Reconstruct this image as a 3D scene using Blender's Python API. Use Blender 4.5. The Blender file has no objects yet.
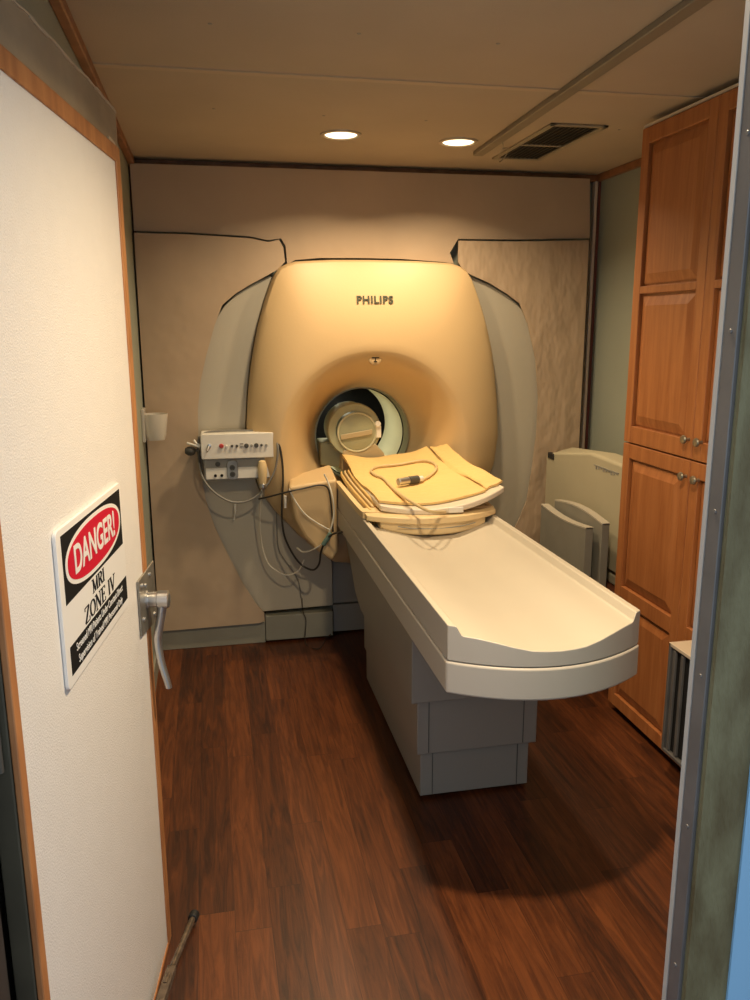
import bpy, bmesh, math, random
from mathutils import Vector, Matrix, noise
random.seed(4)
PI = math.pi
C = bpy.context.scene.collection

# ------------------------------------------------------------------ materials
MATS = {}
def mat(name, col, rough=0.6, metal=0.0, var=0.0, scale=8.0, bump=0.0, bscale=60.0, col2=None, stretch=None,
        emit=None, es=0.0, trans=0.0, alpha=1.0, coat=0.0, spec=0.5, detail=4.0):
    m = bpy.data.materials.new(name); m.use_nodes = True
    nt = m.node_tree; N = nt.nodes; L = nt.links
    b = N['Principled BSDF']
    b.inputs['Base Color'].default_value = (*col, 1); b.inputs['Roughness'].default_value = rough
    b.inputs['Metallic'].default_value = metal; b.inputs['Specular IOR Level'].default_value = spec
    b.inputs['Transmission Weight'].default_value = trans; b.inputs['Alpha'].default_value = alpha
    b.inputs['Coat Weight'].default_value = coat
    if emit:
        b.inputs['Emission Color'].default_value = (*emit, 1); b.inputs['Emission Strength'].default_value = es
    tc = N.new('ShaderNodeTexCoord'); mp = N.new('ShaderNodeMapping')
    L.new(tc.outputs['Object'], mp.inputs['Vector'])
    if stretch: mp.inputs['Scale'].default_value = stretch
    if var or col2:
        n = N.new('ShaderNodeTexNoise'); n.inputs['Scale'].default_value = scale; n.inputs['Detail'].default_value = detail
        L.new(mp.outputs[0], n.inputs['Vector'])
        r = N.new('ShaderNodeValToRGB'); r.color_ramp.elements[0].position = 0.35; r.color_ramp.elements[1].position = 0.65
        c2 = col2 or tuple(min(1, c * (1 - var)) for c in col)
        r.color_ramp.elements[0].color = (*c2, 1); r.color_ramp.elements[1].color = (*col, 1)
        L.new(n.outputs[0], r.inputs[0]); L.new(r.outputs[0], b.inputs['Base Color'])
    if bump:
        n2 = N.new('ShaderNodeTexNoise'); n2.inputs['Scale'].default_value = bscale; n2.inputs['Detail'].default_value = 2
        L.new(mp.outputs[0], n2.inputs['Vector'])
        bp = N.new('ShaderNodeBump'); bp.inputs['Strength'].default_value = bump; bp.inputs['Distance'].default_value = 0.05 if 'padding_vinyl' in name else 0.01
        L.new(n2.outputs[0], bp.inputs['Height']); L.new(bp.outputs[0], b.inputs['Normal'])
    MATS[name] = m
    return m

M_pad = mat('padding_vinyl', (.53, .395, .27), .62, var=.10, scale=3, bump=.16, bscale=6)
M_padR = mat('padding_vinyl_creased', (.52, .385, .26), .6, var=.10, scale=3, bump=.40, bscale=8, stretch=(1.6, 1, .8))
M_edge = mat('padding_edge', (.78, .64, .50), .6)
M_cover = mat('aged_cream_plastic', (.63, .45, .235), .5, var=.04, scale=2, bump=.03, bscale=90)
M_shell = mat('grey_beige_plastic', (.51, .465, .37), .45, var=.04, scale=3, bump=.03, bscale=120)
M_skirt = mat('grey_green_skirt', (.32, .31, .25), .5, var=.1, scale=6)
M_wallg = mat('grey_green_wall', (.34, .365, .30), .75, var=.06, scale=3, bump=.08, bscale=120)
M_ceil = mat('ceiling_panel', (.50, .415, .315), .85, var=.08, scale=2.5, bump=.10, bscale=200)
M_seam = mat('ceiling_seam', (.54, .44, .32), .8)
M_crown = mat('dark_wood_trim', (.36, .16, .07), .45, var=.4, scale=12, stretch=(1, 1, 1))
M_maroon = mat('maroon_corner', (.20, .06, .045), .5, var=.2)
M_doorw = mat('white_textured_panel', (.84, .82, .79), .40, bump=.22, bscale=300, var=.02, scale=20)
M_dwood = mat('door_edge_wood', (.50, .22, .08), .5, col2=(.34, .13, .045), scale=9, stretch=(3, 3, .6))
M_flap = mat('taupe_gasket', (.40, .31, .20), .75, var=.25, scale=5, bump=.3, bscale=25)
M_flapedge = mat('frayed_gasket_edge', (.55, .45, .32), .8)
M_steel = mat('brushed_steel', (.62, .62, .62), .30, metal=.9, var=.1, scale=30)
M_steelp = mat('worn_plate', (.36, .34, .30), .42, metal=.7, var=.3, scale=20)
M_jamb = mat('grey_painted_jamb', (.175, .168, .165), .4, metal=.3, var=.15, scale=14)
M_jambl = mat('pale_jamb_bead', (.48, .46, .43), .4)
M_green = mat('weathered_green_paint', (.185, .165, .085), .75, col2=(.11, .085, .035), scale=9, stretch=(3, 3, .8), bump=.4, bscale=60, detail=8)
M_blue = mat('light_blue_wall', (.26, .50, .74), .6, var=.06, scale=3)
M_seal = mat('dark_olive_seal', (.075, .065, .04), .6, var=.3, scale=8)
M_dark = mat('dark_frame_paint', (.055, .045, .04), .5, var=.3, scale=8)
M_oak = None
M_tabtop = mat('table_cream_plastic', (.57, .515, .42), .4, var=.03, scale=3)
M_tabside = mat('table_grey_plastic', (.50, .46, .41), .42, var=.03, scale=3, bump=.02, bscale=200)
M_tabbase = mat('table_base_grey', (.28, .26, .235), .45, var=.03, scale=4)
M_mat = mat('yellow_vinyl_mat', (.80, .545, .215), .6, var=.06, scale=6, bump=.5, bscale=26)
M_crad = mat('yellowed_cradle', (.76, .58, .32), .4, var=.05, scale=6)
M_tray = mat('pale_tray_plastic', (.72, .64, .52), .38, var=.03, scale=5)
M_black = mat('black', (.012, .012, .012), .6)
M_darkg = mat('dark_grey', (.07, .068, .06), .5)
M_midg = mat('mid_grey', (.30, .29, .26), .5)
M_bore = mat('bore_liner', (.78, .76, .60), .5)
M_borer = mat('bore_ring', (.33, .32, .22), .35)
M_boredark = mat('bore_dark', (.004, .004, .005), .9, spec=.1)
M_coil = mat('olive_clear_plastic', (.40, .40, .25), .45, alpha=.88)
M_coilh = mat('olive_hoop', (.52, .50, .34), .3)
M_coilt = mat('amber_band', (.44, .35, .20), .4)
M_white = mat('white_plastic', (.80, .77, .70), .35)
M_ink = mat('printed_black', (.010, .010, .010), .8, spec=.15)
M_logo = mat('dark_green_lettering', (.045, .05, .025), .5)
M_red = mat('sign_red', (.55, .006, .03), .7, spec=.2)
M_redb = mat('red_button', (.45, .03, .02), .35)
M_signw = mat('sign_white', (.86, .85, .83), .3)
M_cabw = mat('beige_cabinet_top', (.62, .52, .40), .5)
M_knob = mat('pewter_knob', (.40, .36, .28), .35, metal=.8, var=.3, scale=80)
M_beige = mat('beige_housing', (.50, .45, .31), .55, var=.06, scale=4, bump=.08, bscale=20)
M_arch = mat('grey_arched_board', (.26, .245, .20), .6, var=.08, scale=10)
M_archl = mat('board_edge', (.46, .42, .34), .5)
M_cup = mat('frosted_cup', (.80, .76, .68), .3, alpha=.62)
M_cabk = mat('black_cable', (.03, .025, .02), .4)
M_cabw2 = mat('white_cable', (.72, .68, .58), .4)
M_cabg = mat('grey_cable', (.22, .21, .19), .45)
M_cabt = mat('tan_cable', (.62, .47, .25), .45)
M_teal = mat('teal_clip', (.12, .20, .17), .5)
M_lens = mat('lamp_lens', (.9, .85, .7), .4, emit=(1.0, .84, .55), es=3)
M_rim = mat('lamp_rim', (.55, .47, .36), .4, metal=.2)
M_vent = mat('vent_frame_paint', (.36, .31, .22), .5)
M_track = mat('track_paint', (.25, .21, .15), .5)
M_louv = mat('vent_louvre', (.10, .085, .06), .5)
M_rubber = mat('black_rubber', (.012, .012, .012), .6)
M_clear = mat('dusty_metal_channel', (.26, .20, .15), .25, metal=.6, var=.5, scale=40)

def wood_mat(name, c1, c2, sc=(22, 22, 1.6), rough=.45, coat=0):
    m = bpy.data.materials.new(name); m.use_nodes = True
    nt = m.node_tree; N = nt.nodes; L = nt.links; b = N['Principled BSDF']
    tc = N.new('ShaderNodeTexCoord'); mp = N.new('ShaderNodeMapping'); mp.inputs['Scale'].default_value = sc
    n = N.new('ShaderNodeTexNoise'); n.inputs['Scale'].default_value = 1.6; n.inputs['Detail'].default_value = 8; n.inputs['Roughness'].default_value = .65
    n.inputs['Distortion'].default_value = .6
    r = N.new('ShaderNodeValToRGB'); r.color_ramp.elements[0].position = .3; r.color_ramp.elements[1].position = .68
    r.color_ramp.elements[0].color = (*c2, 1); r.color_ramp.elements[1].color = (*c1, 1)
    L.new(tc.outputs['Object'], mp.inputs[0]); L.new(mp.outputs[0], n.inputs['Vector']); L.new(n.outputs[0], r.inputs[0])
    L.new(r.outputs[0], b.inputs['Base Color']); b.inputs['Roughness'].default_value = rough; b.inputs['Coat Weight'].default_value = coat
    return m
M_oak = wood_mat('honey_oak', (.45, .172, .055), (.31, .10, .028))
M_shelf = wood_mat('red_brown_shelf', (.22, .07, .03), (.13, .04, .02))

def floor_mat():
    m = bpy.data.materials.new('laminate_planks'); m.use_nodes = True
    nt = m.node_tree; N = nt.nodes; L = nt.links; b = N['Principled BSDF']
    tc = N.new('ShaderNodeTexCoord'); sp = N.new('ShaderNodeSeparateXYZ'); L.new(tc.outputs['Object'], sp.inputs[0])
    def mth(op, a, c=None, v=None):
        n = N.new('ShaderNodeMath'); n.operation = op; L.new(a, n.inputs[0])
        if c is not None: L.new(c, n.inputs[1])
        if v is not None: n.inputs[1].default_value = v
        return n.outputs[0]
    W, Ln = .098, .92
    xs = mth('DIVIDE', sp.outputs[0], v=W); ix = mth('FLOOR', xs); fx = mth('FRACT', xs)
    w1 = N.new('ShaderNodeTexWhiteNoise'); w1.noise_dimensions = '1D'; L.new(ix, w1.inputs['W'])
    ys = mth('ADD', mth('DIVIDE', sp.outputs[1], v=Ln), mth('MULTIPLY', w1.outputs['Value'], v=5.0))
    iy = mth('FLOOR', ys); fy = mth('FRACT', ys)
    cb = N.new('ShaderNodeCombineXYZ'); L.new(ix, cb.inputs[0]); L.new(iy, cb.inputs[1])
    w2 = N.new('ShaderNodeTexWhiteNoise'); w2.noise_dimensions = '3D'; L.new(cb.outputs[0], w2.inputs['Vector'])
    # grain, offset per plank
    ad = N.new('ShaderNodeVectorMath'); ad.operation = 'MULTIPLY_ADD'; ad.inputs[1].default_value = (34, 2.4, 1)
    L.new(tc.outputs['Object'], ad.inputs[0])
    sc = N.new('ShaderNodeVectorMath'); sc.operation = 'SCALE'; sc.inputs['Scale'].default_value = 30; L.new(w2.outputs['Color'], sc.inputs[0])
    L.new(sc.outputs[0], ad.inputs[2])
    n = N.new('ShaderNodeTexNoise'); n.inputs['Scale'].default_value = 1.3; n.inputs['Detail'].default_value = 9; n.inputs['Roughness'].default_value = .66
    n.inputs['Distortion'].default_value = 1.2
    L.new(ad.outputs[0], n.inputs['Vector'])
    r = N.new('ShaderNodeValToRGB'); e = r.color_ramp.elements
    e[0].position = .30; e[0].color = (.034, .009, .003, 1); e[1].position = .72; e[1].color = (.160, .046, .012, 1)
    k = r.color_ramp.elements.new(.5); k.color = (.088, .0235, .006, 1)
    sh = mth('ADD', mth('MULTIPLY', n.outputs[0], v=1.05), mth('MULTIPLY', mth('SUBTRACT', w2.outputs['Value'], v=.5), v=.24))
    sh = mth('ADD', sh, v=-.03)
    L.new(sh, r.inputs[0])
    gap = mth('MAXIMUM', mth('LESS_THAN', fx, v=.018), mth('LESS_THAN', fy, v=.0025))
    mx = N.new('ShaderNodeMix'); mx.data_type = 'RGBA'; L.new(mth('MULTIPLY', gap, v=.6), mx.inputs[0]); L.new(r.outputs[0], mx.inputs[6]); mx.inputs[7].default_value = (.02, .006, .003, 1)
    L.new(mx.outputs[2], b.inputs['Base Color']); b.inputs['Roughness'].default_value = .42
    bp = N.new('ShaderNodeBump'); bp.inputs['Strength'].default_value = .12; bp.inputs['Distance'].default_value = .004
    L.new(n.outputs[0], bp.inputs['Height']); L.new(bp.outputs[0], b.inputs['Normal'])
    return m
M_floor = floor_mat()

# ------------------------------------------------------------------ mesh helpers
def bx(bm, x0, x1, y0, y1, z0, z1):
    vs = [bm.verts.new(p) for p in ((x0,y0,z0),(x1,y0,z0),(x1,y1,z0),(x0,y1,z0),(x0,y0,z1),(x1,y0,z1),(x1,y1,z1),(x0,y1,z1))]
    for f in ((0,3,2,1),(4,5,6,7),(0,1,5,4),(1,2,6,5),(2,3,7,6),(3,0,4,7)): bm.faces.new([vs[i] for i in f])
    return vs
def prism(bm, poly, axis, a, b):
    def P(u, v, t):
        return {'x': (t, u, v), 'y': (u, t, v), 'z': (u, v, t)}[axis]
    A = [bm.verts.new(P(u, v, a)) for u, v in poly]; B = [bm.verts.new(P(u, v, b)) for u, v in poly]
    n = len(poly)
    bm.faces.new(A); bm.faces.new(B[::-1])
    for i in range(n): bm.faces.new((A[i], B[i], B[(i+1) % n], A[(i+1) % n]))
def loft(bm, rings, close=True, cap=True):
    R = [[bm.verts.new(p) for p in r] for r in rings]
    n = len(R[0])
    for a, b in zip(R, R[1:]):
        for i in range(n if close else n - 1): bm.faces.new((a[i], a[(i+1) % n], b[(i+1) % n], b[i]))
    if cap:
        bm.faces.new(R[0][::-1]); bm.faces.new(R[-1])
    return R
def spl(pts, k=6):
    P = [Vector(p) for p in pts]
    if len(P) < 3: return P
    Q = [2*P[0]-P[1]] + P + [2*P[-1]-P[-2]]; out = []
    for i in range(1, len(Q)-2):
        for j in range(k):
            t = j / k; a, b, c, d = Q[i-1:i+3]
            out.append(.5*((2*b) + (c-a)*t + (2*a-5*b+4*c-d)*t*t + (3*b-a-3*c+d)*t**3))
    out.append(P[-1]); return out
def tube(bm, pts, r, seg=8, k=6, smooth=True):
    P = spl(pts, k) if smooth else [Vector(p) for p in pts]
    rs = r if isinstance(r, (list, tuple)) else None
    up = Vector((0, 0, 1)); rings = []; prev = None
    for i, p in enumerate(P):
        t = (P[min(i+1, len(P)-1)] - P[max(i-1, 0)]).normalized()
        if prev is None:
            a = t.cross(up if abs(t.z) < .9 else Vector((1, 0, 0))).normalized()
        else:
            a = (prev - t * prev.dot(t)).normalized()
        prev = a; b = t.cross(a)
        rr = r if rs is None else rs[0] + (rs[-1]-rs[0]) * i / (len(P)-1)
        rings.append([p + a*rr*math.cos(2*PI*j/seg) + b*rr*math.sin(2*PI*j/seg) for j in range(seg)])
    loft(bm, rings)
def lathe(bm, prof, center, axis='z', seg=32, cap=True):
    # prof: (radius, t)
    c = Vector(center); rings = []
    for r, t in prof:
        ring = []
        for j in range(seg):
            a = 2*PI*j/seg; u, v = r*math.cos(a), r*math.sin(a)
            ring.append(c + Vector({'z': (u, v, t), 'y': (u, t, v), 'x': (t, u, v)}[axis]))
        rings.append(ring)
    loft(bm, rings, True, cap)
def obj(name, bm, m, parent=None, bev=0, seg=2, smooth=True, kind=None, label=None):
    bmesh.ops.recalc_face_normals(bm, faces=bm.faces[:])
    me = bpy.data.meshes.new(name); bm.to_mesh(me); bm.free()
    for mm in (m if isinstance(m, (list, tuple)) else [m]): me.materials.append(mm)
    o = bpy.data.objects.new(name, me); C.objects.link(o)
    if parent: o.parent = parent
    if smooth:
        me.shade_smooth(); me.set_sharp_from_angle(angle=math.radians(38))
    if bev:
        b = o.modifiers.new('Bevel', 'BEVEL'); b.width = bev; b.segments = seg; b.limit_method = 'ANGLE'; b.angle_limit = math.radians(35)
        w = o.modifiers.new('WN', 'WEIGHTED_NORMAL'); w.keep_sharp = True
    if kind: o['kind'] = kind
    if label: o['label'] = label
    return o
def NB(): return bmesh.new()
def box(name, d, m, parent=None, bev=0, **k):
    bm = NB(); bx(bm, *d); return obj(name, bm, m, parent, bev, **k)
def thing(name, label, cat, loc=(0, 0, 0), rz=0, group=None):
    o = bpy.data.objects.new(name, None); C.objects.link(o); o.location = loc; o.rotation_euler = (0, 0, rz)
    o.empty_display_size = .05
    o['label'] = label; o['category'] = cat
    if group: o['group'] = group
    bpy.context.view_layer.update()
    return o
def keep(child, parent):
    """parent while keeping the world-space coordinates the mesh was written in"""
    child.parent = parent; child.matrix_parent_inverse = parent.matrix_world.inverted(); return child
def tag(o, label, cat, group=None):
    o['label'] = label; o['category'] = cat
    if group: o['group'] = group
    return o
def text_bm(s, size, bold=0.0, xs=1.0, depth=.0006, align='CENTER', space=1.0):
    cu = bpy.data.curves.new('txt', 'FONT'); cu.body = s; cu.size = size; cu.offset = bold; cu.extrude = depth; cu.align_x = align; cu.align_y = 'CENTER'
    cu.space_character = space
    o = bpy.data.objects.new('txt', cu); C.objects.link(o)
    dg = bpy.context.evaluated_depsgraph_get(); me = bpy.data.meshes.new_from_object(o.evaluated_get(dg))
    bm = NB(); bm.from_mesh(me); bpy.data.objects.remove(o); bpy.data.meshes.remove(me); bpy.data.curves.remove(cu)
    for v in bm.verts: v.co.x *= xs
    return bm
def xf(bm, M):
    bmesh.ops.transform(bm, matrix=M, verts=bm.verts[:]); return bm

# ------------------------------------------------------------------ room shell
XL, XR, YB, ZC = -.312, 1.985, 4.062, 2.335
YF = .95
fl = box('floor', (-1.6, 2.3, -1.2, 4.2, -.05, 0), M_floor, kind='structure')
ce = box('ceiling', (XL-.1, XR+.1, YF-.1, 4.2, ZC, ZC+.05), M_ceil, kind='structure')
for o, (x0, x1, y0, y1) in (('trim_1', (XL, 1.60, 2.625, 2.655)),):
    box(o, (x0, XR, y0, y1, ZC-.004, ZC), M_seam, kind='structure')
# back wall with an opening for the scanner
bm = NB()
bx(bm, XL-.1, .35, YB, YB+.08, 0, ZC); bx(bm, 1.22, XR+.1, YB, YB+.08, 0, ZC)
bx(bm, .35, 1.22, YB, YB+.08, 1.5, ZC); bx(bm, .35, 1.22, YB, YB+.08, 0, .55)
obj('wall_back', bm, M_wallg, kind='structure')
bm = NB(); bx(bm, XL-.08, XL, 1.22, YB, 0, ZC); obj('wall_left', bm, M_wallg, kind='structure')
box('wall_right', (XR, XR+.08, YF, YB, 0, ZC), M_wallg, kind='structure')
# front wall (the camera looks through its doorway)
bm = NB(); bx(bm, .700, XR+.08, .945, YF+.03, 0, ZC+.1); bx(bm, .742, XR+.08, .930, .945, 0, ZC+.1); bx(bm, -1.6, -.40, YF+.06, YF+.15, 0, ZC+.1); bx(bm, -.40, .742, YF-.06, YF+.03, 2.16, ZC+.1)
bx(bm, -.40, XL, YF+.03, 1.22, 2.16, ZC)
obj('wall_front', bm, M_blue, kind='structure')
# crown mouldings
box('trim_2', (XL, XR, YB-.045, YB, ZC-.032, ZC), M_crown, kind='structure', bev=.004)
box('trim_3', (XL, XL+.028, 1.0, YB-.045, ZC-.032, ZC), M_crown, kind='structure', bev=.004)
box('trim_4', (XR-.028, XR, 1.0, YB-.045, ZC-.032, ZC), M_crown, kind='structure', bev=.004)
box('trim_5', (XL, XL+.012, YB-.03, YB, .0, ZC-.032), M_maroon, kind='structure')
box('trim_6', (XR-.035, XR-.018, YB-.055, YB-.02, .25, ZC-.032), M_edge, kind='structure', bev=.003)
box('trim_11', (XR-.014, XR, YB-.05, YB, .0, ZC-.032), M_maroon, kind='structure')
box('baseboard_back', (XL+.012, .222, 3.955, YB, 0, .113), M_skirt, kind='structure', bev=.003)
box('baseboard_left', (XL, XL+.012, 1.3, 3.95, 0, .10), M_skirt, kind='structure', bev=.002)
# right door jamb: pale bead, grey steel reveal, weathered green board
box('trim_7', (.665, .672, .974, .984, 0, 2.16), M_jambl, kind='structure')
bm = NB(); bx(bm, .6655, .700, .944, .973, 0, 2.16)
for k in range(9): lathe(bm, [(.0035, -.0015), (.0035, .001)], (.6655, .957, .15+.24*k), 'x', 10)
obj('trim_8', bm, M_jamb, kind='structure', bev=.002)
bm = NB(); bx(bm, .671, .742, .934, .9435, 0, 2.16)
obj('trim_9', bm, M_green, kind='structure')
# left frame post the door hangs on
bm = NB(); bx(bm, -.40, -.325, YF+.03, 1.06, 0, 2.16); bx(bm, -.345, -.322, YF+.07, 1.075, 0, 2.16); bx(bm, -.40, -.345, 1.10, 1.22, 0, 2.16)
obj('trim_10', bm, M_dark, kind='structure', bev=.004)

# ------------------------------------------------------------------ the door (opened into the room)
door = bpy.data.objects.new('door_1', None); C.objects.link(door); door.location = (-.282, 1.113, 0); door.rotation_euler = (0, 0, math.atan2(.991, .1325))
door['kind'] = 'structure'; bpy.context.view_layer.update()
DW = .832; DT = .036
box('door_panel', (.0, DW-.034, .0, DT, .012, 1.945), M_doorw, door)
bm = NB()
bx(bm, -.024, .0, -.004, .006, .005, 1.975); obj('hinge_edge_strip', bm, M_dwood, door, bev=.002)
box('hinge_edge_seal', (-.026, .0, .0065, DT, .005, 1.975), M_seal, door, bev=.002)
bm = NB(); bx(bm, DW-.034, DW, -.004, DT, .005, 1.975); obj('latch_edge_strip', bm, M_dwood, door, bev=.002)
bm = NB(); bx(bm, .0, DW-.034, -.004, DT, 1.942, 1.975); obj('top_edge_strip', bm, M_dwood, door, bev=.002)
bm = NB(); bx(bm, .0, DW-.034, -.003, DT, .002, .014); obj('bottom_edge_strip', bm, M_dwood, door, bev=.001)
# taupe gasket flap standing over the top edge, its upper edge uneven
top = []; n = 40
for i in range(n+1):
    u = (DW+.022) * i / n
    top.append((u, 2.066 - .010*u + .010*noise.noise((u*6, 1.3, 0)) + .005*noise.noise((u*26, 4.1, 0))))
bm = NB(); prism(bm, [(0, 1.972)] + top + [(DW+.022, 1.985), (DW, 1.960)], 'y', .004, DT-.004)
xf(bm, Matrix.Identity(4)); obj('gasket_flap', bm, M_flap, door)
bm = NB()
for (a, b) in zip(top, top[1:]):
    w = .002 + .003*random.random()
    prism(bm, [(a[0], a[1]-w), (a[0], a[1]+.001), (b[0], b[1]+.001), (b[0], b[1]-w)], 'y', .002, .006)
prism(bm, [(DW-.075, 1.972), (DW-.065, 1.986), (DW-.02, 1.984), (DW+.012, 1.966), (DW-.02, 1.962)], 'y', .001, .005)
obj('frayed_edge', bm, M_flapedge, door)
# gasket channel on the free edge
box('edge_channel', (DW, DW+.007, .006, DT-.002, .01, 2.03), M_flap, door)
# lever handle
pl = NB(); prism(pl, [(.727, .897), (.900, .873), (.900, 1.03), (.727, 1.03)], 'y', -.006, -.001)
plate = obj('handle_plate', pl, M_steelp, door, bev=.002)
bm = NB()
for (u, z) in ((.752, 1.012), (.84, 1.012), (.752, .93), (.87, .90), (.79, 1.0)): lathe(bm, [(.0055, -.010), (.0055, -.006)], (u, 0, z), 'y', 12)
obj('screw', bm, M_steel, plate)
hd = NB(); lathe(hd, [(.022, -.004), (.022, -.010), (.018, -.010), (.019, -.030), (.021, -.032), (.021, -.056), (.018, -.058)], (.80, 0, .962), 'y', 24)
lev = obj('spindle', hd, M_steel, door)
bm = NB()
def lever(bm, pts):
    P = spl(pts, 6); rings = []
    for i, p in enumerate(P):
        f = i/(len(P)-1); w = .014*(1-.3*f); t = .0115*(1-.3*f)
        rings.append([p + Vector((w*math.cos(a), t*math.sin(a), 0)) for a in [2*PI*j/12 for j in range(12)]])
    loft(bm, rings)
lever(bm, [(.80, -.043, .965), (.80, -.038, .93), (.80, -.029, .885), (.80, -.025, .85), (.80, -.030, .80), (.80, -.040, .755), (.80, -.044, .735)])
obj('lever_handle', bm, M_steel, door)
# hinges on the near edge
for z in (.3, 1.05, 1.75):
    bm = NB(); lathe(bm, [(.007, z-.045), (.007, z+.045)], (-.034, .02, 0), 'z', 12); obj('hinge', bm, M_darkg, door)
# stop bar at the foot
# sign on the door: a thing of its own fixed to the face
sg = thing('danger_sign', 'white rectangular DANGER! MRI ZONE IV sign with red oval on the white door', 'sign')
sg.matrix_world = door.matrix_world.copy()
sg.location = door.matrix_world @ Vector((.2+.203, 0, 1.017)); bpy.context.view_layer.update()
SL = Matrix.Translation((-.41, 0, -1.017))
def ssg(name, bm, m, **k):
    xf(bm, SL); return obj(name, bm, m, sg, **k)
def rrect(x0, x1, z0, z1, r, n=5):
    out = []
    for cx, cz, a0 in ((x1-r, z1-r, 0), (x0+r, z1-r, 90), (x0+r, z0+r, 180), (x1-r, z0+r, 270)):
        for i in range(n+1):
            a = math.radians(a0 + 90*i/n); out.append((cx + r*math.cos(a), cz + r*math.sin(a)))
    return out
bm = NB(); prism(bm, rrect(.203, .629, 1.012, 1.282, .012), 'y', -.0065, -.0005); ssg('sign_board', bm, M_signw, bev=.001, label='white board')
def flat(poly, t): 
    bm = NB(); prism(bm, poly, 'y', -.0065-t, -.0066); return bm
ssg('black_field', flat([(.226, 1.153), (.615, 1.153), (.615, 1.270), (.226, 1.270)], .0006), M_ink, label='black field')
def ell(cx, cz, a, b, n=56, p=2.35):
    o = []
    for i in range(n):
        t = 2*PI*i/n; c, s = math.cos(t), math.sin(t)
        o.append((cx + a*abs(c)**(2/p)*(1 if c > 0 else -1), cz + b*abs(s)**(2/p)*(1 if s > 0 else -1)))
    return o
ssg('oval_border', flat(ell(.4205, 1.2115, .184, .053), .0010), M_signw, label='white oval border')
ssg('red_oval', flat(ell(.4205, 1.2115, .173, .0455), .0014), M_red, label='red oval')
ssg('lower_band', flat([(.226, 1.030), (.622, 1.030), (.622, 1.080), (.226, 1.080)], .0006), M_ink, label='black band')
# lettering runs along the door, reading from the hinge side to the handle side
RT = Matrix(((1, 0, 0, 0), (0, 0, -1, 0), (0, 1, 0, 0), (0, 0, 0, 1)))
def put(s, u, z, size, m, name, bold=0, xs=1, lift=.0080, sp=1.0):
    bm = text_bm(s, size, bold, xs, .0003, space=sp); xf(bm, Matrix.Translation((u, -lift, z)) @ RT); return ssg(name, bm, m, smooth=False)
put('DANGER!', .4185, 1.2105, .069, M_signw, 'lettering', .0014, .93, .0084)
put('Screened MRI Patients Under Constant Direct', .421, 1.0665, .0205, M_signw, 'lettering', 0, .84, .0074)
put('Supervision of Trained MRI Personnel Only', .421, 1.0430, .0205, M_signw, 'lettering', 0, .86, .0074)
# serif capitals drawn as strokes: (x0,z0,x1,z1,width)
TH, TN, SF = .17, .06, .045
G = {
 'M': (1.0, [(.16,0,.16,1,TN),(.16,1,.50,.05,TH),(.50,.05,.84,1,TN),(.84,0,.84,1,TH)], [(.16,0),(.84,0),(.12,1),(.88,1)]),
 'R': (.80, [(.20,0,.20,1,TH),(.2,.97,.5,.97,TN),(.5,.97,.66,.87,TH*.8),(.66,.87,.66,.66,TH),(.66,.66,.5,.54,TH*.8),(.5,.52,.2,.52,TN),(.42,.52,.74,0,TH)], [(.2,0),(.18,1),(.78,0)]),
 'I': (.42, [(.21,0,.21,1,TH)], [(.21,0),(.21,1)]),
 'Z': (.80, [(.10,.97,.70,.97,TN),(.68,.97,.10,.03,TH),(.10,.03,.72,.03,TN),(.10,.97,.10,.78,TN),(.72,.03,.72,.25,TN)], []),
 'O': (.92, 'O', []),
 'N': (.95, [(.16,0,.16,1,TN),(.16,1,.78,0,TH),(.78,0,.78,1,TN)], [(.16,0),(.12,1),(.78,1)]),
 'E': (.78, [(.20,0,.20,1,TH),(.2,.97,.66,.97,TN),(.2,.52,.52,.52,TN),(.2,.03,.68,.03,TN),(.66,.97,.66,.80,TN),(.68,.03,.68,.22,TN),(.52,.42,.52,.62,TN)], [(.16,0),(.16,1)]),
 'V': (.90, [(.12,1,.46,0,TH),(.46,0,.78,1,TN)], [(.12,1),(.78,1)]),
 ' ': (.40, [], [])}
def serif_text(s, u, z, h, xs=.72):
    bm = NB(); total = sum(G[c][0] for c in s) * h * xs; x = u - total/2; k = 0
    def quad(x0, z0, x1, z1, w):
        nonlocal k
        dx, dz = x1-x0, z1-z0; l = math.hypot(dx, dz) or 1; nx, nz = -dz/l*w/2, dx/l*w/2
        k += 1; t = .0009 + .00001*(k % 7)
        P = [(x+(px)*h*xs, z-h/2+(pz)*h) for px, pz in ((x0+nx, z0+nz), (x0-nx, z0-nz), (x1-nx, z1-nz), (x1+nx, z1+nz))]
        prism(bm, P, 'y', -.0066-t, -.0067)
    for c in s:
        w, st, sf = G[c]
        if st == 'O':
            m = 28
            for i in range(m):
                a, b = 2*PI*i/m, 2*PI*(i+1)/m
                quad(.46+.36*math.cos(a), .5+.47*math.sin(a), .46+.36*math.cos(b), .5+.47*math.sin(b), TN + (TH-TN)*abs(math.cos((a+b)/2)))
        else:
            for q in st: quad(*q)
        for sx, sz in sf: quad(sx-.15, abs(sz-.02), sx+.15, abs(sz-.02), SF)
        x += w*h*xs
    return bm
ssg('lettering', serif_text('MRI', .418, 1.1355, .0255, 1.5), M_ink, smooth=False)
ssg('lettering', serif_text('ZONE IV', .424, 1.0995, .0300, 1.38), M_ink, smooth=False)

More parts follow.
